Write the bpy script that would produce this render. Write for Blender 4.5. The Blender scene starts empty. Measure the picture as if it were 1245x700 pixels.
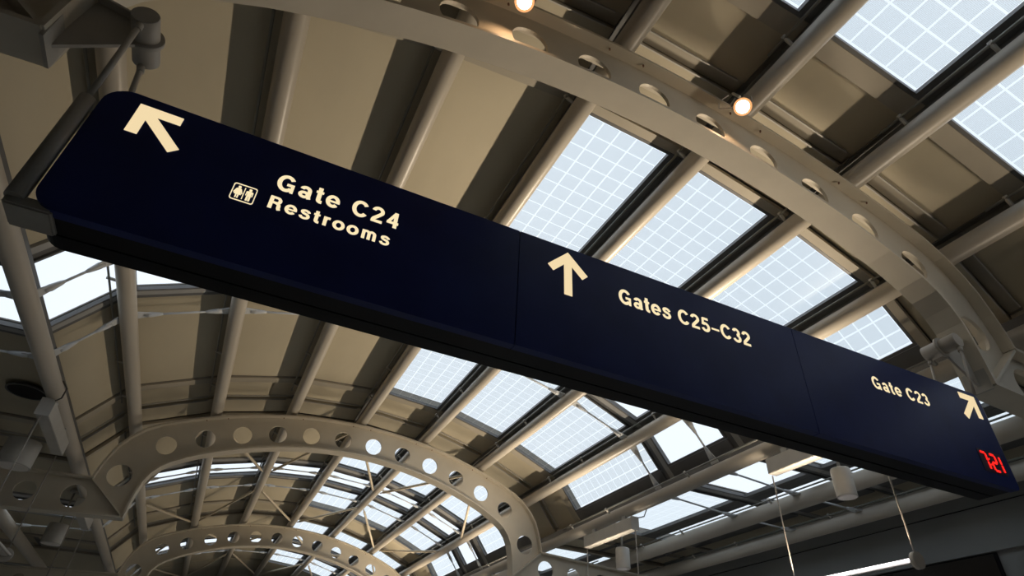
import bpy, bmesh, math, random
from mathutils import Vector, Matrix
from math import sin, cos, pi, radians, degrees, atan2, hypot

random.seed(4)
SC = bpy.context.scene
COL = SC.collection

# ------------------------------------------------------------------ camera
# world: x across the hall, y along it, z up; the lens is at the origin, the floor 1.7 m below
cam_d = bpy.data.cameras.new('camera')
cam_d.sensor_width = 36.0
cam_d.lens = 732.92 / 1245.0 * 36.0
cam_d.clip_start = 0.05
cam_d.clip_end = 500
cam = bpy.data.objects.new('camera', cam_d)
cam.location = (0, 0, 0)
cam.rotation_euler = (radians(126.738), radians(-2.505), radians(-25.737))
COL.objects.link(cam)
SC.camera = cam

# ------------------------------------------------------------------ sky
SKY = 1.22
world = bpy.data.worlds.new('overcast_sky')
SC.world = world
world.use_nodes = True
wn = world.node_tree
wn.nodes.clear()
w_out = wn.nodes.new('ShaderNodeOutputWorld')
w_bg = wn.nodes.new('ShaderNodeBackground')
w_tc = wn.nodes.new('ShaderNodeTexCoord')
w_no = wn.nodes.new('ShaderNodeTexNoise')
w_no.inputs['Scale'].default_value = 1.6
w_no.inputs['Detail'].default_value = 3
w_rp = wn.nodes.new('ShaderNodeValToRGB')
w_rp.color_ramp.elements[0].position = 0.30
w_rp.color_ramp.elements[0].color = (0.74, 0.83, 0.92, 1)
w_rp.color_ramp.elements[1].position = 0.72
w_rp.color_ramp.elements[1].color = (0.86, 0.93, 1.0, 1)
wn.links.new(w_tc.outputs['Generated'], w_no.inputs['Vector'])
wn.links.new(w_no.outputs['Fac'], w_rp.inputs['Fac'])
wn.links.new(w_rp.outputs['Color'], w_bg.inputs['Color'])
w_bg.inputs['Strength'].default_value = SKY
wn.links.new(w_bg.outputs['Background'], w_out.inputs['Surface'])

# ------------------------------------------------------------------ exposure
SC.view_settings.view_transform = 'Standard'
SC.view_settings.look = 'None'
SC.view_settings.exposure = 0.0
SC.view_settings.gamma = 1.0
SC.view_settings.use_curve_mapping = False

UPLIGHT_POWER = 88.0        # watts, each linear pendant on the right
SPOT_POWER = 10.0

# ------------------------------------------------------------------ measures
CX = 2.09                   # centre line of the hall
ZC, RO = -3.40, 8.40        # arch outer curve
ZI, RI = -2.50, 6.89        # arch inner curve
FLOOR = -1.7
ARCH_Y = [2.525, 12.0, 21.0, 30.3]
PIPE_R = 0.105
PIPES = [(-7.62, 3.25), (-6.25, 3.27), (-4.54, 3.40), (-3.95, 4.22), (-2.73, 4.72), (-1.396, 5.06), (0, 5.15),
         (1.396, 5.06), (2.73, 4.72), (3.95, 4.22), (4.54, 3.40), (6.25, 3.27), (7.62, 3.25)]
NODES = [(-8.11, 3.56), (-7.62, 3.57), (-6.25, 3.59), (-4.68, 3.60), (-4.06, 4.44), (-2.81, 4.97), (-1.436, 5.313), (0, 5.43),
         (1.436, 5.313), (2.81, 4.97), (4.06, 4.44), (4.68, 3.60), (6.25, 3.59), (7.62, 3.57), (8.11, 3.56)]
Y_MIN, Y_MAX = -7.0, 36.0

# ------------------------------------------------------------------ materials
def new_mat(name):
    m = bpy.data.materials.new(name)
    m.use_nodes = True
    m.node_tree.nodes.clear()
    return m, m.node_tree

def paint(name, color, rough=0.5, metal=0.0, var=0.08, scale=6.0, stretch=(1, 1, 1), bump=0.0, bump_scale=60, spec=0.5, dirt=None):
    m, nt = new_mat(name)
    N, L = nt.nodes, nt.links
    out = N.new('ShaderNodeOutputMaterial')
    bs = N.new('ShaderNodeBsdfPrincipled')
    tc = N.new('ShaderNodeTexCoord')
    mp = N.new('ShaderNodeMapping')
    mp.inputs['Scale'].default_value = stretch
    L.new(tc.outputs['Object'], mp.inputs['Vector'])
    no = N.new('ShaderNodeTexNoise')
    no.inputs['Scale'].default_value = scale
    no.inputs['Detail'].default_value = 5
    L.new(mp.outputs['Vector'], no.inputs['Vector'])
    rp = N.new('ShaderNodeValToRGB')
    a = [c * (1 - var) for c in color]
    b = [min(1, c * (1 + var)) for c in color]
    if dirt: a = list(dirt)
    rp.color_ramp.elements[0].position = 0.3
    rp.color_ramp.elements[0].color = (*a, 1)
    rp.color_ramp.elements[1].position = 0.62
    rp.color_ramp.elements[1].color = (*b, 1)
    L.new(no.outputs['Fac'], rp.inputs['Fac'])
    L.new(rp.outputs['Color'], bs.inputs['Base Color'])
    bs.inputs['Roughness'].default_value = rough
    bs.inputs['Metallic'].default_value = metal
    bs.inputs['Specular IOR Level'].default_value = spec
    if bump:
        n2 = N.new('ShaderNodeTexNoise')
        n2.inputs['Scale'].default_value = bump_scale
        L.new(mp.outputs['Vector'], n2.inputs['Vector'])
        bp = N.new('ShaderNodeBump')
        bp.inputs['Strength'].default_value = bump
        bp.inputs['Distance'].default_value = 0.004
        L.new(n2.outputs['Fac'], bp.inputs['Height'])
        L.new(bp.outputs['Normal'], bs.inputs['Normal'])
    L.new(bs.outputs['BSDF'], out.inputs['Surface'])
    return m

def emit(name, color, strength):
    m, nt = new_mat(name)
    out = nt.nodes.new('ShaderNodeOutputMaterial')
    e = nt.nodes.new('ShaderNodeEmission')
    e.inputs['Color'].default_value = (*color, 1)
    e.inputs['Strength'].default_value = strength
    nt.links.new(e.outputs['Emission'], out.inputs['Surface'])
    return m

def glass(name, tint, gloss=0.05, hatch=None):
    m, nt = new_mat(name)
    N, L = nt.nodes, nt.links
    out = N.new('ShaderNodeOutputMaterial')
    tr = N.new('ShaderNodeBsdfTransparent')
    tr.inputs['Color'].default_value = (*tint, 1)
    gl = N.new('ShaderNodeBsdfGlossy')
    gl.inputs['Roughness'].default_value = 0.15
    mx = N.new('ShaderNodeMixShader')
    mx.inputs['Fac'].default_value = gloss
    L.new(tr.outputs['BSDF'], mx.inputs[1])
    L.new(gl.outputs['BSDF'], mx.inputs[2])
    L.new(mx.outputs['Shader'], out.inputs['Surface'])
    if hatch:
        tc = N.new('ShaderNodeTexCoord')
        wv = N.new('ShaderNodeTexWave')
        wv.wave_type = 'BANDS'
        wv.bands_direction = 'Y'
        wv.inputs['Scale'].default_value = hatch
        wv.inputs['Distortion'].default_value = 0
        rp = N.new('ShaderNodeValToRGB')
        rp.color_ramp.elements[0].color = (*[c * 0.97 for c in tint], 1)
        rp.color_ramp.elements[1].color = (*[min(1, c * 1.03) for c in tint], 1)
        no = N.new('ShaderNodeTexNoise')
        no.inputs['Scale'].default_value = 0.7
        mr = N.new('ShaderNodeMixRGB')
        mr.blend_type = 'MULTIPLY'
        mr.inputs['Fac'].default_value = 0.08
        L.new(tc.outputs['Object'], wv.inputs['Vector'])
        L.new(tc.outputs['Object'], no.inputs['Vector'])
        L.new(wv.outputs['Fac'], rp.inputs['Fac'])
        L.new(rp.outputs['Color'], mr.inputs['Color1'])
        L.new(no.outputs['Fac'], mr.inputs['Color2'])
        L.new(mr.outputs['Color'], tr.inputs['Color'])
    return m

M = {}
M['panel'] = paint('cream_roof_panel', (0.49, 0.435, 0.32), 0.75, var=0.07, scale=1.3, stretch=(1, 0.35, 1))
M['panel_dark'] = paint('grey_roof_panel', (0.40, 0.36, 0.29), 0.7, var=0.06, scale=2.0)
M['pipe'] = paint('painted_steel_pipe', (0.50, 0.455, 0.385), 0.36, var=0.04, scale=3, stretch=(1, 0.2, 1))
M['arch'] = paint('painted_steel_arch', (0.62, 0.56, 0.455), 0.5, var=0.05, scale=2.5, bump=0.05, bump_scale=12)
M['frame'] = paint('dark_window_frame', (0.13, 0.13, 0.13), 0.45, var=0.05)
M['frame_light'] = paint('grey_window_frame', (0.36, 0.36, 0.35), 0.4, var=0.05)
M['conduit'] = paint('conduit_metal', (0.22, 0.22, 0.20), 0.35, metal=0.3)
M['rod'] = paint('white_tie_rod', (0.62, 0.64, 0.66), 0.4, var=0.03)
M['brace'] = paint('beige_brace', (0.55, 0.48, 0.37), 0.45, var=0.04)
M['bolt'] = paint('rusty_bolt', (0.20, 0.10, 0.06), 0.6)
M['navy'] = paint('navy_sign_panel', (0.014, 0.026, 0.135), 0.35, var=0.10, scale=4, spec=0.15)
M['black'] = paint('black_sign_case', (0.006, 0.006, 0.008), 0.4, var=0.1, spec=0.12)
M['sign_grey'] = paint('grey_sign_post', (0.32, 0.31, 0.28), 0.45)
M['bracket'] = paint('grey_bracket', (0.44, 0.41, 0.36), 0.45, var=0.05)
M['box'] = paint('light_grey_box', (0.50, 0.48, 0.44), 0.5, var=0.04)
M['drum'] = paint('light_grey_drum', (0.52, 0.50, 0.46), 0.5, var=0.04)
M['lens'] = paint('frosted_lens', (0.85, 0.80, 0.74), 0.6, var=0.02)
M['wall'] = paint('grey_fascia', (0.20, 0.205, 0.205), 0.55, var=0.05, scale=1.2)
M['wall_low'] = paint('pale_wall', (0.34, 0.33, 0.31), 0.7)
M['floor'] = paint('terrazzo_floor', (0.42, 0.41, 0.39), 0.35, var=0.15, scale=30)
M['cable'] = paint('steel_cable', (0.36, 0.33, 0.29), 0.5, metal=0.0)
M['cable_dark'] = paint('dark_cable', (0.08, 0.075, 0.07), 0.6)
M['screen'] = paint('black_glass', (0.004, 0.004, 0.005), 0.25)
M['letter'] = emit('backlit_cream', (1.0, 0.83, 0.50), 0.98)
M['arrow'] = emit('backlit_arrow', (1.0, 0.79, 0.46), 0.90)
M['led'] = emit('red_led', (1.0, 0.02, 0.015), 1.3)
M['led_off'] = paint('dark_led_window', (0.012, 0.012, 0.040), 0.3)
M['tube'] = emit('fluorescent_tube', (1.0, 0.95, 1.0), 5.0)
M['spot'] = emit('halogen_lens', (1.0, 0.78, 0.50), 9.0)
M['spot_rim'] = emit('halogen_glow_ring', (1.0, 0.45, 0.18), 1.1)
M['glass'] = glass('clear_roof_glass', (0.99, 0.995, 1.0), 0.03)
M['cell'] = glass('solar_cell_film', (0.945, 0.955, 0.955), 0.04, hatch=26)
M['cell_far'] = glass('far_solar_cell_film', (0.945, 0.955, 0.955), 0.03)
M['sheet'] = paint('lining_sheet', (0.3, 0.28, 0.25), 0.8)

# ------------------------------------------------------------------ helpers
def link(o, parent=None):
    COL.objects.link(o)
    if parent: o.parent = parent
    return o

def mesh_obj(name, bm, mat, parent=None, smooth=False):
    me = bpy.data.meshes.new(name)
    bm.to_mesh(me)
    bm.free()
    if smooth:
        for p in me.polygons: p.use_smooth = True
    me.materials.append(mat)
    return link(bpy.data.objects.new(name, me), parent)

def tag(o, label=None, cat=None, group=None, kind=None):
    if label: o['label'] = label
    if cat: o['category'] = cat
    if group: o['group'] = group
    if kind: o['kind'] = kind
    return o

def empty(name, loc=(0, 0, 0), label=None, cat=None, group=None, kind=None):
    o = bpy.data.objects.new(name, None)
    o.empty_display_size = 0.1
    o.location = loc
    link(o)
    return tag(o, label, cat, group, kind)

def add_box(bm, x0, x1, y0, y1, z0, z1, mat=None):
    vs = [Vector(p) for p in ((x0, y0, z0), (x1, y0, z0), (x1, y1, z0), (x0, y1, z0), (x0, y0, z1), (x1, y0, z1), (x1, y1, z1), (x0, y1, z1))]
    if mat is not None: vs = [mat @ v for v in vs]
    v = [bm.verts.new(p) for p in vs]
    for f in ((0, 3, 2, 1), (4, 5, 6, 7), (0, 1, 5, 4), (1, 2, 6, 5), (2, 3, 7, 6), (3, 0, 4, 7)):
        bm.faces.new([v[i] for i in f])

def box(name, b, mat, parent=None, xf=None, bevel=0.0):
    bm = bmesh.new()
    add_box(bm, *b, mat=xf)
    if bevel: bmesh.ops.bevel(bm, geom=bm.edges[:], offset=bevel, segments=2, affect='EDGES')
    return mesh_obj(name, bm, mat, parent)

def add_tube(bm, pts, r, seg=12, caps=True):
    """round bar through pts; r is a number or a list"""
    pts = [Vector(p) for p in pts]
    rs = r if isinstance(r, (list, tuple)) else [r] * len(pts)
    rings = []
    prev = None
    for i, p in enumerate(pts):
        if i == 0: t = pts[1] - p
        elif i == len(pts) - 1: t = p - pts[i - 1]
        else: t = (pts[i + 1] - p).normalized() + (p - pts[i - 1]).normalized()
        if t.length < 1e-9: t = prev_t
        t.normalize()
        prev_t = t
        if prev is None:
            a = t.orthogonal().normalized()
        else:
            a = (prev - t * prev.dot(t)).normalized()
        prev = a
        b = t.cross(a)
        rings.append([bm.verts.new(p + (a * cos(2 * pi * k / seg) + b * sin(2 * pi * k / seg)) * rs[i]) for k in range(seg)])
    for i in range(len(rings) - 1):
        for k in range(seg):
            f = bm.faces.new((rings[i][k], rings[i][(k + 1) % seg], rings[i + 1][(k + 1) % seg], rings[i + 1][k]))
            f.smooth = True
    if caps:
        bm.faces.new(rings[0][::-1])
        bm.faces.new(rings[-1])

def tube(name, pts, r, mat, parent=None, seg=12):
    bm = bmesh.new()
    add_tube(bm, pts, r, seg)
    me = bpy.data.meshes.new(name)
    bm.to_mesh(me)
    bm.free()
    me.materials.append(mat)
    return link(bpy.data.objects.new(name, me), parent)

def rim(p, q, r, n=2):
    """points of a stepped cylinder along p-q: list of (t, r)"""
    return None

def curve_fill(name, loops, thick, mat, parent=None, xf=None):
    """flat filled outline with holes (loops of 2D points), thickness along local z"""
    cu = bpy.data.curves.new(name, 'CURVE')
    cu.dimensions = '2D'
    cu.fill_mode = 'BOTH'
    cu.extrude = thick / 2
    for L in loops:
        sp = cu.splines.new('POLY')
        sp.points.add(len(L) - 1)
        for i, (x, y) in enumerate(L): sp.points[i].co = (x, y, 0, 1)
        sp.use_cyclic_u = True
    tmp = bpy.data.objects.new(name, cu)
    COL.objects.link(tmp)
    dg = bpy.context.evaluated_depsgraph_get()
    me = bpy.data.meshes.new_from_object(tmp.evaluated_get(dg))
    bpy.data.objects.remove(tmp)
    bpy.data.curves.remove(cu)
    me.name = name
    me.materials.clear()
    if xf is not None: me.transform(xf)
    me.materials.append(mat)
    for p in me.polygons: p.use_smooth = False
    return link(bpy.data.objects.new(name, me), parent)

# x,y of a flat outline -> world x,z in a plane y = const (thickness along y)
XZ = Matrix(((1, 0, 0, 0), (0, 0, -1, 0), (0, 1, 0, 0), (0, 0, 0, 1)))
def plane_at(y): return Matrix.Translation((0, y, 0)) @ XZ

def strip(bm, path, off_in, off_out, y0, y1):
    """plate following a path of (x, z), thickness between two offsets, width y0..y1"""
    P = [Vector(p) for p in path]
    ns = []
    for i in range(len(P)):
        a = P[i] - P[i - 1] if i > 0 else P[1] - P[0]
        b = P[i + 1] - P[i] if i < len(P) - 1 else P[-1] - P[-2]
        a.normalize(); b.normalize()
        t = (a + b).normalized()
        n = Vector((-t.y, t.x))
        ns.append(n / max(0.4, n.dot(Vector((-a.y, a.x)))))
    rows = []
    for p, n in zip(P, ns):
        q0, q1 = p + n * off_in, p + n * off_out
        rows.append([bm.verts.new(c) for c in ((q0.x, y0, q0.y), (q0.x, y1, q0.y), (q1.x, y1, q1.y), (q1.x, y0, q1.y))])
    for a, b in zip(rows, rows[1:]):
        for k in range(4):
            bm.faces.new((a[k], a[(k + 1) % 4], b[(k + 1) % 4], b[k]))
    bm.faces.new(rows[0][::-1])
    bm.faces.new(rows[-1])

def copy_tree(o, parent=None, loc=None):
    c = o.copy()
    COL.objects.link(c)
    c.parent = parent
    if loc is not None: c.location = loc
    for ch in [x for x in o.children]: copy_tree(ch, c)
    return c

ORD = ['first', 'second', 'third', 'fourth', 'fifth', 'sixth', 'seventh', 'eighth', 'ninth', 'tenth', 'eleventh', 'twelfth', 'thirteenth']

# ------------------------------------------------------------------ the shell
floor = box('floor', (CX - 8.2, CX + 8.2, Y_MIN, Y_MAX, FLOOR - 0.1, FLOOR), M['floor'])
tag(floor, kind='structure')
WX = 10.2
def wall(name, s):
    root = empty(name, (0, 0, 0), kind='structure')
    a, b = (CX + s * 8.11), (CX + s * 8.35)
    x0, x1 = min(a, b), max(a, b)
    box('upper_fascia', (x0, x1, Y_MIN, Y_MAX, 3.105, 3.72), M['wall'], root)
    box('lower_fascia', (x0, x1, Y_MIN, Y_MAX, 2.47, 3.085), M['wall'], root)
    g = 0.03 * s
    a2, b2 = a + g, b
    box('joint_backing', (min(a2, b2), max(a2, b2), Y_MIN, Y_MAX, 3.08, 3.11), M['black'], root)
    a3 = a + 0.07 * s
    box('wall_panel', (min(a3, b2), max(a3, b2), Y_MIN, Y_MAX, FLOOR, 2.47), M['wall'], root)
    return root
wall('wall_right', 1)
wall('wall_left', -1)
box('wall_back', (CX - 8.3, CX + 8.3, Y_MIN - 0.15, Y_MIN, FLOOR, 5.7), M['wall_low'])['kind'] = 'structure'
box('wall_front', (CX - 8.3, CX + 8.3, Y_MAX, Y_MAX + 0.15, FLOOR, 5.7), M['wall_low'])['kind'] = 'structure'

# dark display set in the right wall under the fascia
dsp = empty('display_screen', (WX + 0.03, 6.0, 1.9), 'black display screen under the grey fascia at the lower right', 'screen')
box('screen', (0.0, 0.03, -0.6, 1.4, -0.45, 0.545), M['screen'], dsp)
box('bezel', (0.012, 0.038, -0.64, 1.44, -0.49, 0.56), M['black'], dsp)

# ------------------------------------------------------------------ roof
OPA, PV, CLR, FRM, ARC = 'opaque', 'pv', 'clear', 'frame', 'arch'
SEG = [(-7.0, -1.2, OPA), (-1.2, 1.58, PV), (1.58, 3.38, ARC), (3.38, 6.30, PV), (6.30, 6.53, FRM), (6.53, 7.95, CLR), (7.95, 8.17, FRM),
       (8.17, 11.02, PV), (11.02, 12.97, ARC), (12.97, 15.72, PV), (15.72, 16.1, FRM), (16.1, 17.15, CLR), (17.15, 17.45, FRM),
       (17.45, 19.65, PV), (19.65, 21.38, ARC), (21.38, 24.3, PV), (24.3, 24.6, FRM), (24.6, 25.7, CLR), (25.7, 26.0, FRM), (26.0, 28.6, PV),
       (28.6, 36.0, OPA)]
CELLS = {1, 3, 7}            # segments near enough to tell the solar cells apart
FACETS = [(NODES[i], NODES[i + 1]) for i in range(len(NODES) - 1)]
NF = len(FACETS)             # 14; facet 7 starts at the centre line; 0 and 13 touch the walls
CLEAR_F = set(range(1, 13))
PV_F = set(range(7, 13))

ceiling = empty('ceiling', (0, 0, 0), kind='structure')

def facet_xf(i):
    (d0, z0), (d1, z1) = FACETS[i]
    L = hypot(d1 - d0, z1 - z0)
    t = Vector(((d1 - d0) / L, 0, (z1 - z0) / L))
    n = Vector((-t.z, 0, t.x))
    m = Matrix(((t.x, 0, n.x, CX + d0), (0, 1, 0, 0), (t.z, 0, n.z, z0), (0, 0, 0, 1)))
    return m, L

cell_mesh = None
def get_cell(w, h):
    key = (round(w, 4), round(h, 4))
    if key not in get_cell.cache:
        bm = bmesh.new()
        add_box(bm, 0, w, 0, h, 0.0, 0.006)
        me = bpy.data.meshes.new('solar_cell')
        bm.to_mesh(me); bm.free()
        me.materials.append(M['cell'])
        get_cell.cache[key] = me
    return get_cell.cache[key]
get_cell.cache = {}

win_n = 0
def make_window(fi, y0, y1, pv, cells):
    global win_n
    win_n += 1
    xf, L = facet_xf(fi)
    a, b = 0.10, L - 0.19
    if fi == 12: a, b = 0.20, 0.88
    if fi == 11: a, b = 0.10, L - 0.14
    if fi <= 2: a, b = 0.16, L - 0.10
    if 3 <= fi <= 6: a, b = 0.13, L - 0.10
    if fi == 10: a, b = 0.10, L - 0.30
    if fi == 3: a, b = 0.07, L - 0.08
    root = empty('window_%d' % win_n, xf.translation, kind='structure')
    root.matrix_world = Matrix.Identity(4)
    root.location = (0, 0, 0)
    # frame bars, each its own piece
    fd = 0.11
    def bar(name, bb, m): box(name, bb, m, root, xf)
    bar('frame_bar', (0.0, a, y0, y1, -0.018, 0.035), M['frame'])
    bar('frame_bar', (b, b + 0.035, y0, y1, -0.022, 0.035), M['frame'])
    bar('frame_bar', (b + 0.04, L, y0, y1, -0.015, 0.045), M['frame'])
    bar('frame_bar', (a, b, y0 - 0.001, y0 + 0.035, -0.018, 0.035), M['frame'])
    bar('frame_bar', (a, b, y1 - 0.035, y1 + 0.001, -0.018, 0.035), M['frame'])
    box('pane', (a - 0.01, b + 0.01, y0 + 0.03, y1 - 0.03, 0.004, 0.012), M['glass'], root, xf)
    if pv:
        cw, ch, g = 0.213, 0.206, 0.022
        xs, ys = [], []
        s = b - 0.03
        # columns are counted from the lower edge, the outermost one narrower
        first = 0.155 if (b - a) > 0.5 else 0.1
        x = s - first
        xs.append((x, s))
        while x - g > a + 0.04:
            e = x - g
            x = max(a + 0.012, e - (cw - g))
            xs.append((x, e))
        y = y0 + 0.055
        while y < y1 - 0.08:
            e = min(y + ch - g, y1 - 0.05)
            ys.append((y, e))
            y = e + g
        if cells:
            for (xa, xb) in xs:
                for (ya, yb) in ys:
                    o = bpy.data.objects.new('solar_cell', get_cell(xb - xa, yb - ya))
                    COL.objects.link(o)
                    o.parent = root
                    o.matrix_local = xf @ Matrix.Translation((xa, ya, -0.006))
        else:
            bm = bmesh.new()
            for (xa, xb) in xs:
                for (ya, yb) in ys:
                    add_box(bm, xa, xb, ya, yb, -0.006, 0.0, mat=xf)
            o = mesh_obj('solar_cells', bm, M['cell_far'], root)
            o['kind'] = 'stuff'

def panel(fi, y0, y1, n0, m='panel', th=0.05, name='ceiling_panel', gap=0.006):
    xf, L = facet_xf(fi)
    box(name, (0.004, L - 0.004, y0 + gap, y1 - gap, n0, n0 + th), M[m], ceiling, xf)

for si, (y0, y1, kind) in enumerate(SEG):
    for fi in range(NF):
        if kind == OPA:
            n = max(1, int((y1 - y0) / 2.4))
            for k in range(n):
                panel(fi, y0 + (y1 - y0) * k / n, y0 + (y1 - y0) * (k + 1) / n, 0.0)
        elif kind == PV:
            if fi in PV_F:
                make_window(fi, y0, y1, True, si in CELLS and 8 <= fi + 1 <= 11)
            else:
                panel(fi, y0, y1, 0.02)
        elif kind == CLR:
            if fi in CLEAR_F: make_window(fi, y0, y1, False, False)
            else: panel(fi, y0, y1, 0.0)
        elif kind == FRM:
            ym = (y0 + y1) / 2
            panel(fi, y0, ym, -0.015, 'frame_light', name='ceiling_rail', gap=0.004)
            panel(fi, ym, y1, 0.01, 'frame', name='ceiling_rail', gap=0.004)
        elif kind == ARC:
            # stepped closing panels over the arch with two bright edge strips
            ya = min(ARCH_Y, key=lambda v: abs(v - (y0 + y1) / 2))
            a1, a2 = ya - 0.02 if ya > 5 else ya - 0.17, ya + 0.16 if ya > 5 else ya - 0.02
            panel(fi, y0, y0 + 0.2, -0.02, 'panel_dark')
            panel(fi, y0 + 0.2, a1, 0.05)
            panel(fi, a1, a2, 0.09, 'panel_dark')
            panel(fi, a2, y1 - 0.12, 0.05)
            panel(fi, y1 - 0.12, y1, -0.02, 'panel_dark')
            xf, L = facet_xf(fi)
            for q in (a1, a2):
                box('edge_strip', (0.01, L - 0.15, q - 0.007, q + 0.007, 0.02, 0.05), M['box'], ceiling, xf)

# weather deck above all solid bays, and cover strips along the roof ridges
for si, (y0, y1, kind) in enumerate(SEG):
    for fi in range(NF):
        glazed = (kind == PV and fi in PV_F) or (kind == CLR and fi in CLEAR_F)
        if glazed: continue
        xf, L = facet_xf(fi)
        n0 = 0.145 if kind == ARC else 0.072
        if kind == ARC:
            for q in (y0, y1 - 0.02):
                box('end_closure', (-0.01, L + 0.01, q, q + 0.02, 0.0 if fi not in PV_F else -0.01, 0.15), M['sheet'], ceiling, xf)
        box('roof_deck', (-0.01, L + 0.01, y0 + 0.0, y1 - 0.0, n0, n0 + 0.015), M['sheet'], ceiling, xf)
for (d, z) in NODES:
    box('ridge_cover', (CX + d - 0.06, CX + d + 0.06, Y_MIN, Y_MAX, z + 0.045, z + 0.062), M['frame'], ceiling)

# ------------------------------------------------------------------ roof purlins (round pipes along the hall)
names = []
for i, (d, z) in enumerate(PIPES):
    k = i - 6
    if k == 0: lab = 'round steel roof pipe running along the crown of the vault'
    elif k > 0: lab = 'round steel roof pipe, %s to the right of the crown pipe' % ORD[k - 1]
    else: lab = 'round steel roof pipe, %s to the left of the crown pipe' % ORD[-k - 1]
    x = CX + d
    root = empty('roof_pipe', (x, 0, z), lab, 'pipe', 'round steel roof pipes')
    seg = 28
    bm = bmesh.new()
    rr = PIPE_R + (0.02 if abs(k) >= 5 else 0)
    add_tube(bm, [(0, Y_MIN + 0.02, 0), (0, Y_MAX - 0.02, 0)], rr, seg)
    me = bpy.data.meshes.new('pipe'); bm.to_mesh(me); bm.free(); me.materials.append(M['pipe'])
    link(bpy.data.objects.new('pipe', me), root)
    # roof surface direction at this pipe
    s = -1
    nrm = Vector((d, z - ZC)).normalized() if abs(k) <= 3 else Vector((0, 1))
    tng = Vector((nrm.y, -nrm.x))
    def at(u, v): return (tng.x * u + nrm.x * v, tng.y * u + nrm.y * v)
    # conduit beside the pipe, clipped to it by small brackets
    u, v = at(-0.165, 0.105)
    for (ya, yb) in ((-1.2, 1.95), (2.95, 11.3), (12.7, 20.2)):
        tube('conduit', [(u, ya, v), (u, yb, v)], 0.014, M['conduit'], root, 8)
    for yb in (0.9, 1.75, 3.25, 5.3, 7.4, 9.7, 11.0, 13.6, 15.2, 18.2):
        b0 = at(-0.07, 0.05); b1 = at(-0.185, 0.125)
        bm = bmesh.new()
        pts = [Vector((b0[0], yb, b0[1])), Vector((b1[0], yb, b1[1]))]
        add_tube(bm, pts, [0.018, 0.022], 6)
        mesh_obj('bracket', bm, M['box'], root)
    # continuous rail between pipe and roof, added to shade the strip beside the pipe
    if abs(k) <= 3:
        xr = Matrix(((nrm.y, 0, nrm.x, 0), (0, 1, 0, 0), (-nrm.x, 0, nrm.y, 0), (0, 0, 0, 1)))
        box('blocking_rail', (-0.03, 0.03, Y_MIN + 0.02, Y_MAX - 0.02, 0.08, 0.262), M['frame'], root, xr)
    elif abs(k) == 4:
        box('blocking_rail', (-0.03, 0.03, Y_MIN + 0.02, Y_MAX - 0.02, 0.08, 0.20), M['frame'], root)
    # stand-off saddles between pipe and roof
    for yb in (1.68, 3.3, 7.0, 8.1, 11.08, 12.85, 15.9, 17.3, 19.8):
        c0 = at(0, 0.09); c1 = at(0, 0.21)
        if abs(k) in (1, 2, 3, 0):
            box('saddle', (-0.02, 0.02, yb - 0.03, yb + 0.03, 0.09, 0.2), M['frame'], root,
                Matrix(((nrm.y, 0, nrm.x, 0), (0, 1, 0, 0), (-nrm.x, 0, nrm.y, 0), (0, 0, 0, 1))))

# ------------------------------------------------------------------ arches
def outer_path():
    P = []
    for a in range(0, 24):
        t = radians(a)
        P.append((RO * sin(t), ZC + RO * cos(t)))
    P += [(3.50, 4.235), (3.72, 4.09), (3.90, 3.90), (4.02, 3.72), (4.10, 3.50), (4.15, 3.32), (4.18, 3.14)]
    return P
def inner_path():
    P = []
    for a in range(0, 25):
        t = radians(a)
        P.append((RI * sin(t), ZI + RI * cos(t)))
    P += [(2.98, 3.70), (3.14, 3.61), (3.28, 3.50), (3.39, 3.36), (3.46, 3.20), (3.50, 3.00), (3.52, 2.80), (3.53, 2.60)]
    return P
OUT, INN = outer_path(), inner_path()
END = 8.05
BT = (END, 3.14 - 0.05 * (END - 4.18))
BB = (END, 2.60 - 0.05 * (END - 3.53))
def circle(cx, cy, r, n=32): return [(cx + r * cos(2 * pi * k / n), cy + r * sin(2 * pi * k / n)) for k in range(n)]

def mirror_path(P):        # left half reversed + right half, for a symmetric path
    return [(-x, z) for x, z in P[:0:-1]] + P
HOLES = []
for k in range(12):
    t = radians(-25.85 + 4.7 * k)
    HOLES.append((7.63 * sin(t), -2.97 + 7.63 * cos(t), 0.165))
for s in (-1, 1):
    HOLES += [(s * 3.83, 3.26, 0.185), (s * 4.33, 2.83, 0.18)]
    for j in range(5):
        HOLES.append((s * (5.0 + 0.68 * j), 2.80 - 0.034 * j, 0.15))
web_outline = mirror_path(OUT + [BT]) + [BB] + [(x, z) for x, z in INN[::-1]] + [(-x, z) for x, z in INN[1:]] + [(-BB[0], BB[1])]

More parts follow.
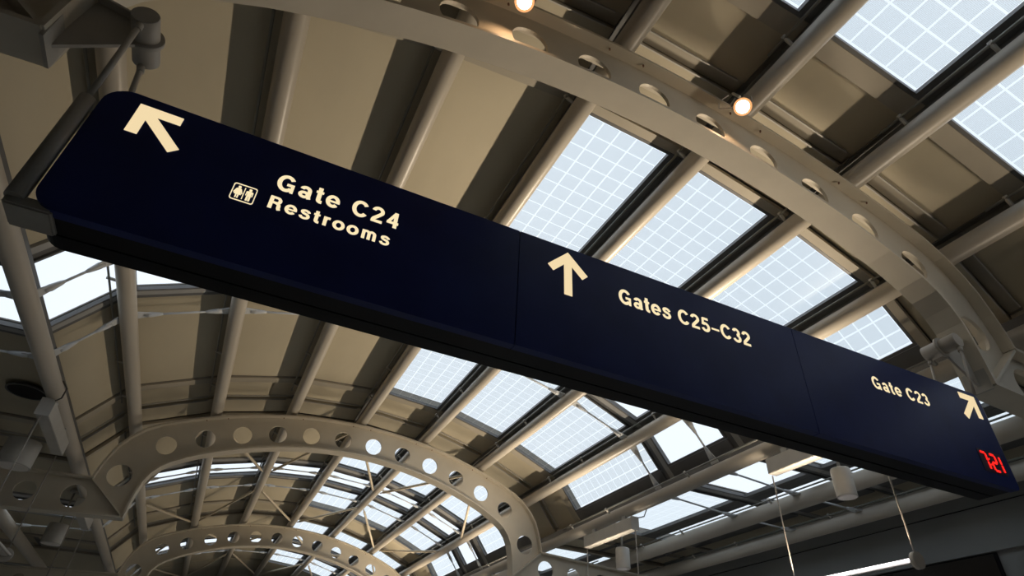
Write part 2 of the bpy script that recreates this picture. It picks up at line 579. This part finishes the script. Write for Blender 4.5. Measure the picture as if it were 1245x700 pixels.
arch_label = {0: 'near curved perforated steel arch crossing above the navy sign',
              1: 'perforated steel arch below the sign, spanning the middle of the hall',
              2: 'small far perforated arch seen inside the middle arch',
              3: 'farthest perforated arch, mostly hidden behind the small far arch'}
def make_arch():
    root = empty('steel_arch', (CX, 0, 0))
    curve_fill('web', [web_outline] + [circle(x, z, r) for x, z, r in HOLES], 0.03, M['arch'], root, XZ)
    bm = bmesh.new()
    strip(bm, mirror_path(OUT), -0.02, 0.01, -0.125, 0.125)
    mesh_obj('outer_flange', bm, M['arch'], root)
    bm = bmesh.new()
    strip(bm, mirror_path(INN), -0.012, 0.018, -0.125, 0.125)
    mesh_obj('inner_flange', bm, M['arch'], root)
    for s in (-1, 1):
        bm = bmesh.new()
        strip(bm, [(s * 4.18, 3.14), (s * END, BT[1])][::s], -0.02, 0.01, -0.125, 0.125)
        mesh_obj('top_flange', bm, M['arch'], root)
        bm = bmesh.new()
        strip(bm, [(s * 3.53, 2.60), (s * END, BB[1])][::s], -0.012, 0.018, -0.125, 0.125)
        mesh_obj('bottom_flange', bm, M['arch'], root)
        bm = bmesh.new()
        strip(bm, [(s * 3.55, 2.62), (s * 4.17, 3.12)][::s], -0.012, 0.012, -0.118, 0.118)
        mesh_obj('stiffener_plate', bm, M['arch'], root)
    for a in (0, 9.34, 18.6, 27.2):
        for s in (-1, 1):
            if a == 0 and s < 0: continue
            for o in (-1.24, 1.24):
                t = radians(s * a + o)
                if abs(degrees(t)) > 24: continue
                for yy in (-0.075, 0.075):
                    x, z = (RO - 0.03) * sin(t), ZC + (RO - 0.03) * cos(t)
                    tube('bolt', [(x, yy, z), (x - 0.022 * sin(t), yy, z - 0.022 * cos(t))], 0.009, M['bolt'], root, 6)
    return root
arch0 = make_arch()
for i, y in enumerate(ARCH_Y):
    a = arch0 if i == 0 else copy_tree(arch0)
    a.location = (CX, y, 0)
    tag(a, arch_label[i], 'arch', 'perforated steel arches')

# ------------------------------------------------------------------ tie rods across the hall between the pipes
def tie_rod(p, q, r, mat, label, group, clevis=True):
    p, q = Vector(p), Vector(q)
    root = empty('tie_rod', p, label, 'tie rod', group)
    v = q - p
    L = v.length
    u = v / L
    tube('rod', [u * 0.1, u * (L - 0.1)], r, mat, root, 8)
    if clevis:
        for s0, d in ((Vector((0, 0, 0)), u), (v, -u)):
            bm = bmesh.new()
            add_tube(bm, [s0 + d * 0.09, s0 + d * 0.15, s0 + d * 0.26, s0 + d * 0.30], [0.030, 0.040, 0.026, r], 8)
            mesh_obj('clevis', bm, mat, root, False)
            n = u.cross(Vector((0, 1, 0))).normalized()
            bm = bmesh.new()
            a = s0 + d * 0.16
            pts = [s0 + Vector((0, 0.085, 0)) , s0 + Vector((0, -0.085, 0)), a + Vector((0, -0.05, 0)), a + Vector((0, 0.05, 0))]
            vs = [bm.verts.new(c + n * 0.007) for c in pts] + [bm.verts.new(c - n * 0.007) for c in pts]
            bm.faces.new(vs[:4]); bm.faces.new(vs[7:3:-1])
            for k in range(4):
                bm.faces.new((vs[k], vs[4 + k], vs[4 + (k + 1) % 4], vs[(k + 1) % 4]))
            bmesh.ops.recalc_face_normals(bm, faces=bm.faces)
            mesh_obj('gusset_plate', bm, mat, root)
            tube('pin', [a - d * 0.02 - n * 0.03, a - d * 0.02 + n * 0.03], 0.014, M['frame_light'], root, 8)
    return root

def side(k):
    if k == 0: return 'crown pipe'
    return '%s pipe %s of crown' % (ORD[abs(k) - 1], 'right' if k > 0 else 'left')
def surf(i, j):
    """point on pipe i's surface, upper side, facing pipe j"""
    d, z = PIPES[i]; e, w = PIPES[j]
    v = Vector((e - d, w - z)).normalized()
    n = Vector((-v.y, v.x))
    if n.y < 0: n = -n
    w_ = (v * 0.10 + n * 0.05)
    return CX + d + w_.x, z + w_.y
for yi, (y, where) in enumerate(((6.85, 'near edge of first glass band'), (8.27, 'far edge of first glass band'),
                                 (15.9, 'near edge of second glass band'), (17.4, 'far edge of second glass band'),
                                 (24.4, 'near edge of third glass band'), (25.9, 'far edge of third glass band'))):
    for i in range(1, 11 + 1):
        if i == 12: continue
        a = surf(i, i + 1)
        b = surf(i + 1, i)
        tie_rod((a[0], y, a[1]), (b[0], y, b[1]), 0.016, M['rod'],
                'tie rod right of %s, %s' % (side(i - 6), where), 'thin tie rods across the vault')

# zigzag wind braces beyond the middle arch
for (near, ya, yb, far, where) in ((12.55, 15.9, 17.6, 20.5, 'behind middle arch'), (21.5, 24.3, 26.0, 29.8, 'behind far arch')):
    for i in range(3, 9 + 1):
        k = i - 6
        j = i + 1 if i < 9 else None
        for (y_even, y_odd, part) in ((near, ya, 'near half'), (far, yb, 'far half')):
            if j is None: continue
            ye = y_even if k % 2 == 0 else y_odd
            yo = y_even if (k + 1) % 2 == 0 else y_odd
            d, z = PIPES[i]; e, w = PIPES[j]
            v = Vector((e - d, w - z)).normalized() * 0.1
            n = Vector((0, -0.03))
            root = empty('wind_brace', (CX + d + v.x, ye, z + v.y - 0.05),
                         'diagonal tube right of %s, %s, %s' % (side(k), part, where), 'brace', 'diagonal roof braces')
            q = Vector((e - d - 2 * v.x, yo - ye, w - z - 2 * v.y))
            u = q.normalized()
            L = q.length
            bm = bmesh.new()
            add_tube(bm, [u * 0.0, u * 0.12, u * 0.16, u * (L - 0.16), u * (L - 0.12), u * L], [0.015, 0.018, 0.032, 0.032, 0.018, 0.015], 10)
            me = bpy.data.meshes.new('brace_tube'); bm.to_mesh(me); bm.free(); me.materials.append(M['brace'])
            link(bpy.data.objects.new('brace_tube', me), root)

# ------------------------------------------------------------------ the sign
SX0, SX1, SZ0, SZ1, SY0, SY1 = -1.05, 5.20, 1.60, 2.375, 2.39, 2.67
sign = empty('hanging_sign', (0, 0, 0), 'long navy airport gate sign hanging under the near arch', 'sign')
def rrect(x0, x1, z0, z1, r):
    """r = radii tl, tr, br, bl"""
    P = []
    for (cx, cz, rr, a0) in ((x1 - r[1], z1 - r[1], r[1], 0), (x0 + r[0], z1 - r[0], r[0], 90), (x0 + r[3], z0 + r[3], r[3], 180), (x1 - r[2], z0 + r[2], r[2], 270)):
        if rr < 1e-4: P.append((cx, cz)); continue
        for k in range(9):
            t = radians(a0 + 90 * k / 8)
            P.append((cx + rr * cos(t), cz + rr * sin(t)))
    return P
def slab(name, x0, x1, z0, z1, r, y0, y1, mat, parent):
    return curve_fill(name, [rrect(x0, x1, z0, z1, r)], y1 - y0, mat, parent, plane_at((y0 + y1) / 2))
RT = (0.11, 0.07, 0.045, 0.10)
seams = [SX0, 1.09, 3.20, SX1]
for i in range(3):
    g = 0.0025
    x0 = seams[i] + (g if i else 0); x1 = seams[i + 1] - (g if i < 2 else 0)
    r = (RT[0] if i == 0 else 0, RT[1] if i == 2 else 0, RT[2] if i == 2 else 0, RT[3] if i == 0 else 0)
    slab('face_panel', x0, x1, SZ0, SZ1, r, SY0, SY0 + 0.05, M['navy'], sign)
slab('front_case', SX0 + 0.004, SX1 - 0.004, SZ0 + 0.004, SZ1 - 0.004, RT, SY0 + 0.056, SY0 + 0.168, M['black'], sign)
slab('inner_core', SX0 + 0.015, SX1 - 0.015, SZ0 + 0.014, SZ1 - 0.014, RT, SY0 + 0.045, SY1 - 0.01, M['black'], sign)
slab('rear_case', SX0 + 0.004, SX1 - 0.004, SZ0 + 0.004, SZ1 - 0.004, RT, SY0 + 0.180, SY1, M['black'], sign)
rim_path = rrect(SX0 - 0.001, SX1 + 0.003, SZ0 - 0.001, SZ1 + 0.001, RT)
# thin bright edge trim on the right end
tube('edge_trim', [(x, SY0 + 0.002, z) for x, z in ([(SX1 + 0.002, SZ0 + 0.06), (SX1 + 0.002, SZ1 - 0.08)])], 0.0035, M['sign_grey'], sign, 6)

FACE = SY0 - 0.002
# bold grotesque letters drawn as broad strokes; capital height 100
def arc(cx, cy, rx, ry, a0, a1, n=22):
    return [(cx + rx * cos(radians(a0 + (a1 - a0) * k / n)), cy + ry * sin(radians(a0 + (a1 - a0) * k / n))) for k in range(n + 1)]
def smooth(P, n=5):
    Q = []
    for i in range(len(P) - 1):
        p0, p1, p2, p3 = P[max(i - 1, 0)], P[i], P[i + 1], P[min(i + 2, len(P) - 1)]
        for k in range(n):
            t = k / n
            Q.append(tuple(0.5 * (2 * p1[c] + (p2[c] - p0[c]) * t + (2 * p0[c] - 5 * p1[c] + 4 * p2[c] - p3[c]) * t * t + (3 * p1[c] - p0[c] - 3 * p2[c] + p3[c]) * t ** 3) for c in (0, 1)))
    Q.append(P[-1])
    return Q
GLYPH = {      # advance, [(centre line, width)]
    'C': (76, [(arc(39, 50, 29, 41.5, 36, 324, 40), 19)]),
    'G': (80, [(arc(39, 50, 29, 41.5, 36, 322, 40), 19), ([(42, 45), (74, 45)], 16), ([(67, 46), (67, 0)], 14)]),
    'R': (75, [([(17, 0), (17, 100)], 20), ([(12, 91), (44, 91)] + arc(44, 71, 15, 20, 88, -88, 14) + [(12, 51)], 18), (smooth([(44, 50), (55, 43), (58, 32), (59, 14), (64, 0)]), 19)]),
    'a': (58, [(arc(29, 49, 17, 17, 168, 0, 16) + [(46, 12), (50, 0)], 18), (arc(26, 21, 16, 14, 0, 360, 28), 16)]),
    't': (36, [([(18, 94), (18, 20)] + arc(28, 18, 10, 10, 180, 265, 8) + [(35, 8)], 19), ([(2, 65), (35, 65)], 15)]),
    'e': (61, [(arc(31, 37, 22, 29, 0, 322, 36), 18), ([(12, 36), (61.5, 36)], 12)]),
    's': (57, [(smooth([(49, 52), (43, 62), (29, 67), (16, 62), (14, 53), (20, 45), (30, 41), (42, 36), (48, 24), (43, 12), (29, 6.5), (14, 11), (8, 23)]), 17)]),
    'r': (42, [([(15, 0), (15, 73)], 19), (smooth([(15, 40), (18, 55), (27, 64), (40, 64)]), 18)]),
    'o': (63, [(arc(32, 37, 23, 29, 0, 360, 40), 18.5)]),
    'm': (91, [([(15, 0), (15, 73)], 18)] + [(arc(c, 48, 15, 17.5, 180, 0, 14) + [(c + 15, 0)], 18) for c in (30, 60)]),
    '2': (60, [(arc(30, 70, 20, 21, 175, -25, 18) + smooth([(44, 56), (29, 38), (15, 22), (12, 10)])[1:], 18), ([(3, 8.5), (55, 8.5)], 17)]),
    '3': (60, [(arc(29, 71, 18, 20.5, 165, -85, 20), 17.5), (arc(29, 30, 21, 21.5, 85, -165, 22), 18)]),
    '4': (60, [([(42, 0), (42, 98)], 18), ([(2, 30), (57, 30)], 16), ([(40, 92), (9, 31)], 15)]),
    '5': (60, [([(15, 91), (53, 91)], 17), ([(18, 96), (13, 46)], 15), (arc(29, 33, 21, 25, 138, -160, 24), 18)]),
    '\u2013': (56, [([(2, 38), (54, 38)], 13)]),
    ' ': (30, []),
}
def ribbon(bm, P, w, tf):
    L, n = [], len(P)
    closed = hypot(P[0][0] - P[-1][0], P[0][1] - P[-1][1]) < 1e-6
    for i in range(n):
        p = Vector(P[i])
        if closed and i in (0, n - 1): a, b = Vector(P[-1]) - Vector(P[-2]), Vector(P[1]) - Vector(P[0])
        else:
            a = p - Vector(P[i - 1]) if i else Vector(P[1]) - p
            b = Vector(P[i + 1]) - p if i < n - 1 else p - Vector(P[i - 1])
        a.normalize(); b.normalize()
        t = (a + b)
        t = t.normalized() if t.length > 1e-6 else a
        nn = Vector((-t.y, t.x)) / max(0.5, t.dot(a))
        L.append((bm.verts.new(tf(p + nn * w / 2)), bm.verts.new(tf(p - nn * w / 2))))
    for i in range(n - 1):
        bm.faces.new((L[i][0], L[i + 1][0], L[i + 1][1], L[i][1]))
def text(s, x0, x1, zb, zt, parent, track=9):
    adv, X = [], 0
    for ch in s:
        adv.append(X); X += GLYPH[ch][0] + track
    X -= track + 4
    sx, sz = (x1 - x0) / X, (zt - zb) / 100.0
    for ch, a in zip(s, adv):
        if ch == ' ': continue
        bm = bmesh.new()
        for P, w in GLYPH[ch][1]:
            ribbon(bm, P, w, lambda p: Vector((x0 + (a + p.x - 5) * sx, FACE, zb + p.y * sz)))
        mesh_obj('letter', bm, M['letter'], parent)

text('Gate C24', -0.222, 0.394, 2.082, 2.190, sign, 13)
text('Restrooms', -0.232, 0.366, 1.956, 2.036, sign, 13)
text('Gates C25\u2013C32', 1.761, 2.779, 2.094, 2.203, sign, 8)
text('Gate C23', 3.906, 4.502, 2.100, 2.200, sign, 11)

def flat(name, loops, mat, parent, dy=0.0):
    return curve_fill(name, loops, 0.003, mat, parent, plane_at(FACE + dy))
# arrows
def arrow_dir(cx, cz, size, ang, w, name='arrow_emblem', arm=0.62):
    """tip at (cx, cz); points along ang; two arms at 45 degrees and a stem"""
    u = Vector((cos(ang), sin(ang)))
    v = Vector((-sin(ang), cos(ang)))
    a1 = (-u + v).normalized(); a2 = (-u - v).normalized()
    T = Vector((cx, cz))
    A = size * arm
    h = w / 2
    tipin = T - u * (w * 1.4142)
    def P(p): return (p.x, p.y)
    e1 = T + a1 * A; e2 = T + a2 * A
    n1 = (-u - v).normalized() * w   # thickness direction of arm 1
    n2 = (-u + v).normalized() * w
    s1 = T - u * (w * 1.4142 + h) + v * h
    s2 = T - u * (w * 1.4142 + h) - v * h
    b1 = T - u * size + v * h
    b2 = T - u * size - v * h
    loop = [P(T), P(e1), P(e1 + n1), P(s1), P(b1), P(b2), P(s2), P(e2 + n2), P(e2)]
    return flat(name, [loop], M['arrow'], sign)
arrow_dir(-0.905, 2.317, 0.305, radians(135), 0.052, arm=0.62)
arrow_dir(1.408, 2.338, 0.315, radians(90), 0.052, arm=0.60)
arrow_dir(5.132, 2.340, 0.300, radians(45), 0.052, arm=0.64)

# restroom pictogram: rounded outline, two figures, a divider
ic = (-0.345, 1.990)
def rr2(x0, x1, z0, z1, r): return rrect(x0, x1, z0, z1, (r, r, r, r))
flat('pictogram_border', [rr2(ic[0] - 0.053, ic[0] + 0.053, ic[1] - 0.051, ic[1] + 0.051, 0.012), rr2(ic[0] - 0.049, ic[0] + 0.049, ic[1] - 0.047, ic[1] + 0.047, 0.009)], M['letter'], sign)
flat('pictogram_divider', [[(ic[0] - 0.0018, ic[1] - 0.036), (ic[0] + 0.0018, ic[1] - 0.036), (ic[0] + 0.0018, ic[1] + 0.036), (ic[0] - 0.0018, ic[1] + 0.036)]], M['letter'], sign)
def figure(cx, skirt):
    z = ic[1]
    flat('pictogram_figure', [circle(cx, z + 0.031, 0.0068, 16)], M['letter'], sign)
    if skirt:
        P = [(-.0075, .022), (.0075, .022), (.012, .019), (.0205, -.006), (.0165, -.0075), (.0105, .008), (.016, -.0145), (.0075, -.0145), (.0075, -.036), (.0015, -.036), (.0015, -.0145)]
    else:
        P = [(-.0075, .022), (.0075, .022), (.0155, .0185), (.0155, -.006), (.0115, -.006), (.0115, .010), (.0095, .010), (.0095, -.036), (.0012, -.036), (.0012, -.009)]
    L = [(cx + a, z + b) for a, b in P[1:]] + [(cx - a, z + b) for a, b in P[:0:-1]]
    flat('pictogram_figure', [L], M['letter'], sign)
figure(ic[0] - 0.0245, True)
figure(ic[0] + 0.0245, False)

# LED clock reading 7:21
clk = flat('clock_window', [rr2(4.855, 5.125, 1.690, 1.862, 0.008)], M['led_off'], sign, 0.0006)
def digit(x, z, w, h, segs, t=0.017):
    sl = 0.0
    S = {'a': (0, h, w, h), 'b': (w, h / 2, w, h), 'c': (w, 0, w, h / 2), 'd': (0, 0, w, 0), 'e': (0, 0, 0, h / 2), 'f': (0, h / 2, 0, h), 'g': (0, h / 2, w, h / 2)}
    for s in segs:
        x0, z0, x1, z1 = S[s]
        g = 0.004
        if x0 == x1: L = [(x + x0 - t / 2, z + z0 + g), (x + x0 + t / 2, z + z0 + g), (x + x0 + t / 2, z + z1 - g), (x + x0 - t / 2, z + z1 - g)]
        else: L = [(x + x0 + g, z + z0 - t / 2), (x + x1 - g, z + z0 - t / 2), (x + x1 - g, z + z0 + t / 2), (x + x0 + g, z + z0 + t / 2)]
        o = flat('led_segment', [L], M['led'], clk, -0.003)
digit(4.880, 1.714, 0.056, 0.124, 'abc')
digit(4.985, 1.714, 0.056, 0.124, 'abged')
digit(5.060, 1.714, 0.034, 0.124, 'bc')
for zz in (1.753, 1.797):
    flat('led_colon', [circle(4.960, zz, 0.007, 10)], M['led'], clk, -0.003)

# end posts on the left and the foot plates
tube('end_post', [(-1.10, 2.405, 1.62), (-1.10, 2.405, 2.25)], 0.036, M['sign_grey'], sign, 20)
box('foot_bracket', (-1.13, -0.96, 2.40, 2.56, 1.585, 1.64), M['sign_grey'], sign, None, 0.008)

# ------------------------------------------------------------------ sign hangers: short cross cylinders on gusset brackets
def hanger(s, label):
    x = CX + s * 3.20
    z = 2.925
    root = empty('sign_hanger', (x, 2.53, z), label, 'bracket', 'brackets that carry the sign')
    tube('drum', [(0, -0.15, 0), (0, -0.145, 0), (0, 0.15, 0)], [0.064, 0.068, 0.068], M['bracket'], root, 28)
    tube('collar', [(0, -0.012, 0), (0, 0.012, 0)], 0.090, M['bracket'], root, 28)
    # gusset plate to the inner flange and its base plate
    fx = s * 0.33
    curve_fill('gusset_plate', [[(0, 0.07), (fx, 0.13), (fx, -0.32), (s * 0.02, -0.085)][::1]], 0.02, M['bracket'], root, XZ)
    box('base_plate', (min(fx, fx - s * 0.02), max(fx, fx - s * 0.02), -0.10, 0.10, -0.36, 0.17), M['bracket'], root)
    bm = bmesh.new()
    a, b = Vector((s * 0.06, 0.075)), Vector((fx, 0.135))
    strip(bm, [(a.x, a.y), (b.x, b.y)][::s], 0.0, 0.014, -0.06, 0.06)
    mesh_obj('cap_plate', bm, M['bracket'], root)
    # rods down to the sign
    for yy in (-0.135, 0.135):
        zend = 2.24 - z if (s < 0 and yy < 0) else (2.372 - z if s > 0 else 2.30 - z)
        xs = (0.01 if yy < 0 else 0.085) if s < 0 else -0.11
        tube('rod', [(0, yy, -0.06), (xs, yy, zend)], 0.011 if s > 0 else 0.015, M['bracket'], root, 10)
        tube('rod_eye', [(0, yy, -0.075), (xs * 0.15, yy, -0.115)], 0.02, M['bracket'], root, 10)
    return root
hanger(-1, 'short drum bracket at the top left corner holding two sign rods')
hanger(1, 'short drum bracket above the red clock end of the sign')

# ------------------------------------------------------------------ spot lamps on the near arch
def spot_lamp(x, y, z, label):
    root = empty('spot_lamp', (x, y, z), label, 'lamp', 'warm spot lamps on the near arch')
    aim = Vector((-x * 0.9, -y * 0.9 , -z)).normalized()
    def body(pts, rs, name, m, seg=24):
        bm = bmesh.new()
        add_tube(bm, pts, rs, seg)
        return mesh_obj(name, bm, m, root)
    body([aim * -0.10, aim * -0.08, aim * -0.03, aim * 0.06], [0.035, 0.055, 0.075, 0.082], 'housing', M['bracket'])
    body([aim * 0.0601, aim * 0.068], [0.080, 0.078], 'lens_ring', M['spot_rim'])
    body([aim * 0.0685, aim * 0.074], [0.060, 0.058], 'lens', M['spot'])
    # yoke and clamp
    sd = aim.cross(Vector((0, 0, 1))).normalized()
    for s in (-1, 1):
        tube('yoke_arm', [sd * (0.085 * s), sd * (0.09 * s) + Vector((0, 0, 0.09)), sd * (0.04 * s) + Vector((0, 0, 0.15))], 0.008, M['bracket'], root, 8)
    tube('stem', [(0, 0, 0.14), (0, 0.06, 0.27)], 0.014, M['bracket'], root, 10)
    tube('wire', [sd * 0.03 + Vector((0, 0, 0.05)), sd * 0.12 + Vector((0, -0.02, 0.02)), sd * 0.2 + Vector((0, 0, 0.09)), sd * 0.17 + Vector((0, 0.02, 0.2)), sd * 0.05 + Vector((0, 0.05, 0.26))], 0.006, M['lens'], root, 6)
    ld = bpy.data.lights.new('spot_light', 'SPOT')
    ld.energy = SPOT_POWER
    ld.color = (1.0, 0.62, 0.34)
    ld.spot_size = radians(120)
    ld.spot_blend = 0.7
    ld.shadow_soft_size = 0.05
    lo = bpy.data.objects.new('spot_light', ld)
    COL.objects.link(lo)
    lo.parent = root
    lo.location = aim * 0.09
    lo.rotation_euler = Vector((0, 0.55, -1)).to_track_quat('-Z', 'Y').to_euler()
    return root
spot_lamp(3.22, 2.27, 4.74, 'lit round spot lamp clamped by the roof pipe, right of the arch crown')
spot_lamp(0.99, 2.30, 4.74, 'lit round spot lamp at the top edge of the picture')

# ------------------------------------------------------------------ linear pendants hung from boxes under the side pipes
def pendant(s, y0, label_box, label_lamp, lit, power):
    x = CX + s * 4.51
    L = 1.6
    zb = 3.02
    b = empty('power_box', (x, y0, zb), label_box, 'box', 'grey boxes under the side pipes')
    box('housing', (-0.075, 0.075, 0.0, L, 0.0, 0.21), M['box'], b, None, 0.006)
    box('end_plate', (-0.082, 0.082, -0.012, 0.0, -0.01, 0.22), M['box'], b)
    for yy in (0.3, L - 0.3):
        box('clamp', (-0.03, 0.03, yy - 0.05, yy + 0.05, 0.21, 0.31), M['frame_light'], b)
    tube('feed_cable', [(0.05, 0.02, 0.2), (0.14, -0.1, 0.22), (0.16, -0.16, 0.33), (0.08, -0.16, 0.42)], 0.010, M['cable_dark'], b, 8)
    z = 1.63
    p = empty('linear_uplight', (x, y0, z), label_lamp, 'lamp', 'hanging linear uplights')
    # open trough, two tubes, round end caps, two hanging rods
    bm = bmesh.new()
    prof = [(-0.11, 0.03), (-0.05, 0.0), (0.05, 0.0), (0.11, 0.03)]
    strip(bm, [(-0.10, 0.05), (-0.05, 0.0), (0.05, 0.0), (0.10, 0.05)], -0.006, 0.0, 0.0, 0.01)
    bm.free()
    box('spine', (-0.035, 0.035, 0.03, L - 0.03, 0.0, 0.05), M['box'], p, None, 0.004)
    for yy in (0.0, L):
        tube('end_cap', [(0, yy - 0.025, 0.02), (0, yy + 0.025, 0.02)], 0.085, M['bracket'], p, 24)
    for xx in (-0.058, 0.058):
        tube('lamp_tube', [(xx, 0.03, 0.025), (xx, L - 0.03, 0.025)], 0.013, M['tube'] if lit else M['lens'], p, 12)
    for yy in (0.0, L):
        tube('hanging_rod', [(0, yy, 0.09), (0, yy, zb - z - 0.01)], 0.009, M['cable'], p, 8)
    if lit:
        ld = bpy.data.lights.new('tube_light', 'AREA')
        ld.shape = 'RECTANGLE'
        ld.size = 0.10
        ld.size_y = L - 0.1
        ld.energy = power
        ld.color = (1.0, 0.83, 0.62)
        ld.spread = radians(96)
        lo = bpy.data.objects.new('tube_light', ld)
        COL.objects.link(lo)
        lo.parent = p
        lo.location = (0, L / 2, 0.115)
        lo.rotation_euler = Vector((-s * 0.75, 0, 0.66)).to_track_quat('-Z', 'Y').to_euler()
        # keep the long side along y
        zdir = Vector((s * 0.64, 0, -0.77)).normalized()
        ydir = Vector((0, 1, 0))
        xdir = ydir.cross(zdir)
        lo.rotation_euler = Matrix((xdir, ydir, zdir)).transposed().to_euler()
for y0, bl in ((-5.4, 'behind the camera'), (-0.6, 'over the camera'), (4.22, 'half hidden behind the sign'), (9.02, 'beside the middle arch foot'),
               (13.8, 'beyond the middle arch'), (18.6, 'before the small far arch'), (23.4, 'beyond the small far arch')):
    if y0 < -3: continue
    pendant(1, y0, 'grey steel box under the right side pipe, ' + bl, 'white linear pendant lamp on the right side, ' + bl, True, UPLIGHT_POWER * (0.34 if y0 < 0 else 0.8 if y0 > 8 else 1.35))
for y0, bl in ((9.02, 'beside the round disc lamp at left'), (13.8, 'beyond the middle arch foot')):
    pendant(-1, y0, 'small grey box under the left side pipe, ' + bl, 'unlit linear pendant hung on the left side, ' + bl, False, 0)

# ------------------------------------------------------------------ drum downlights hung from the side ceilings
def drum(s, y, r, label, z=2.58):
    x = CX + s * 4.86
    root = empty('drum_lamp', (x, y, z), label, 'lamp', 'drum downlights')
    bm = bmesh.new()
    add_tube(bm, [(0, 0, 0.0), (0, 0, 0.02), (0, 0, 0.34), (0, 0, 0.36)], [r, r, r, r * 0.9], 28)
    mesh_obj('shade', bm, M['drum'], root)
    tube('diffuser', [(0, 0, -0.006), (0, 0, 0.004)], r * 0.9, M['lens'], root, 28)
    tube('stem', [(0, 0, 0.36), (0, 0, 1.0)], 0.02, M['bracket'], root, 10)
    tube('canopy', [(0, 0, 0.96), (0, 0, 1.0)], 0.09, M['bracket'], root, 20)
drum(1, 5.05, 0.12, 'pale round drum lamp below the sign, right of the grey box')
drum(1, 9.95, 0.13, 'pale drum lamp beside the two hanging rods at bottom centre')
drum(-1, 10.3, 0.21, 'drum lamp with a pale round face at the left edge', 2.68)
drum(-1, 14.8, 0.18, 'small drum lamp hanging below the left beam of the middle arch')
drum(1, 14.8, 0.15, 'drum lamp beyond the middle arch on the right')

# flat black disc with a rim on the left side ceiling
op = empty('ceiling_disc', (-2.93, 9.82, 3.56), 'round dark disc on the left side ceiling above the drum lamp', 'dark_disc')
tube('disc_face', [(0, 0, -0.004), (0, 0, 0.006)], 0.235, M['black'], op, 32)
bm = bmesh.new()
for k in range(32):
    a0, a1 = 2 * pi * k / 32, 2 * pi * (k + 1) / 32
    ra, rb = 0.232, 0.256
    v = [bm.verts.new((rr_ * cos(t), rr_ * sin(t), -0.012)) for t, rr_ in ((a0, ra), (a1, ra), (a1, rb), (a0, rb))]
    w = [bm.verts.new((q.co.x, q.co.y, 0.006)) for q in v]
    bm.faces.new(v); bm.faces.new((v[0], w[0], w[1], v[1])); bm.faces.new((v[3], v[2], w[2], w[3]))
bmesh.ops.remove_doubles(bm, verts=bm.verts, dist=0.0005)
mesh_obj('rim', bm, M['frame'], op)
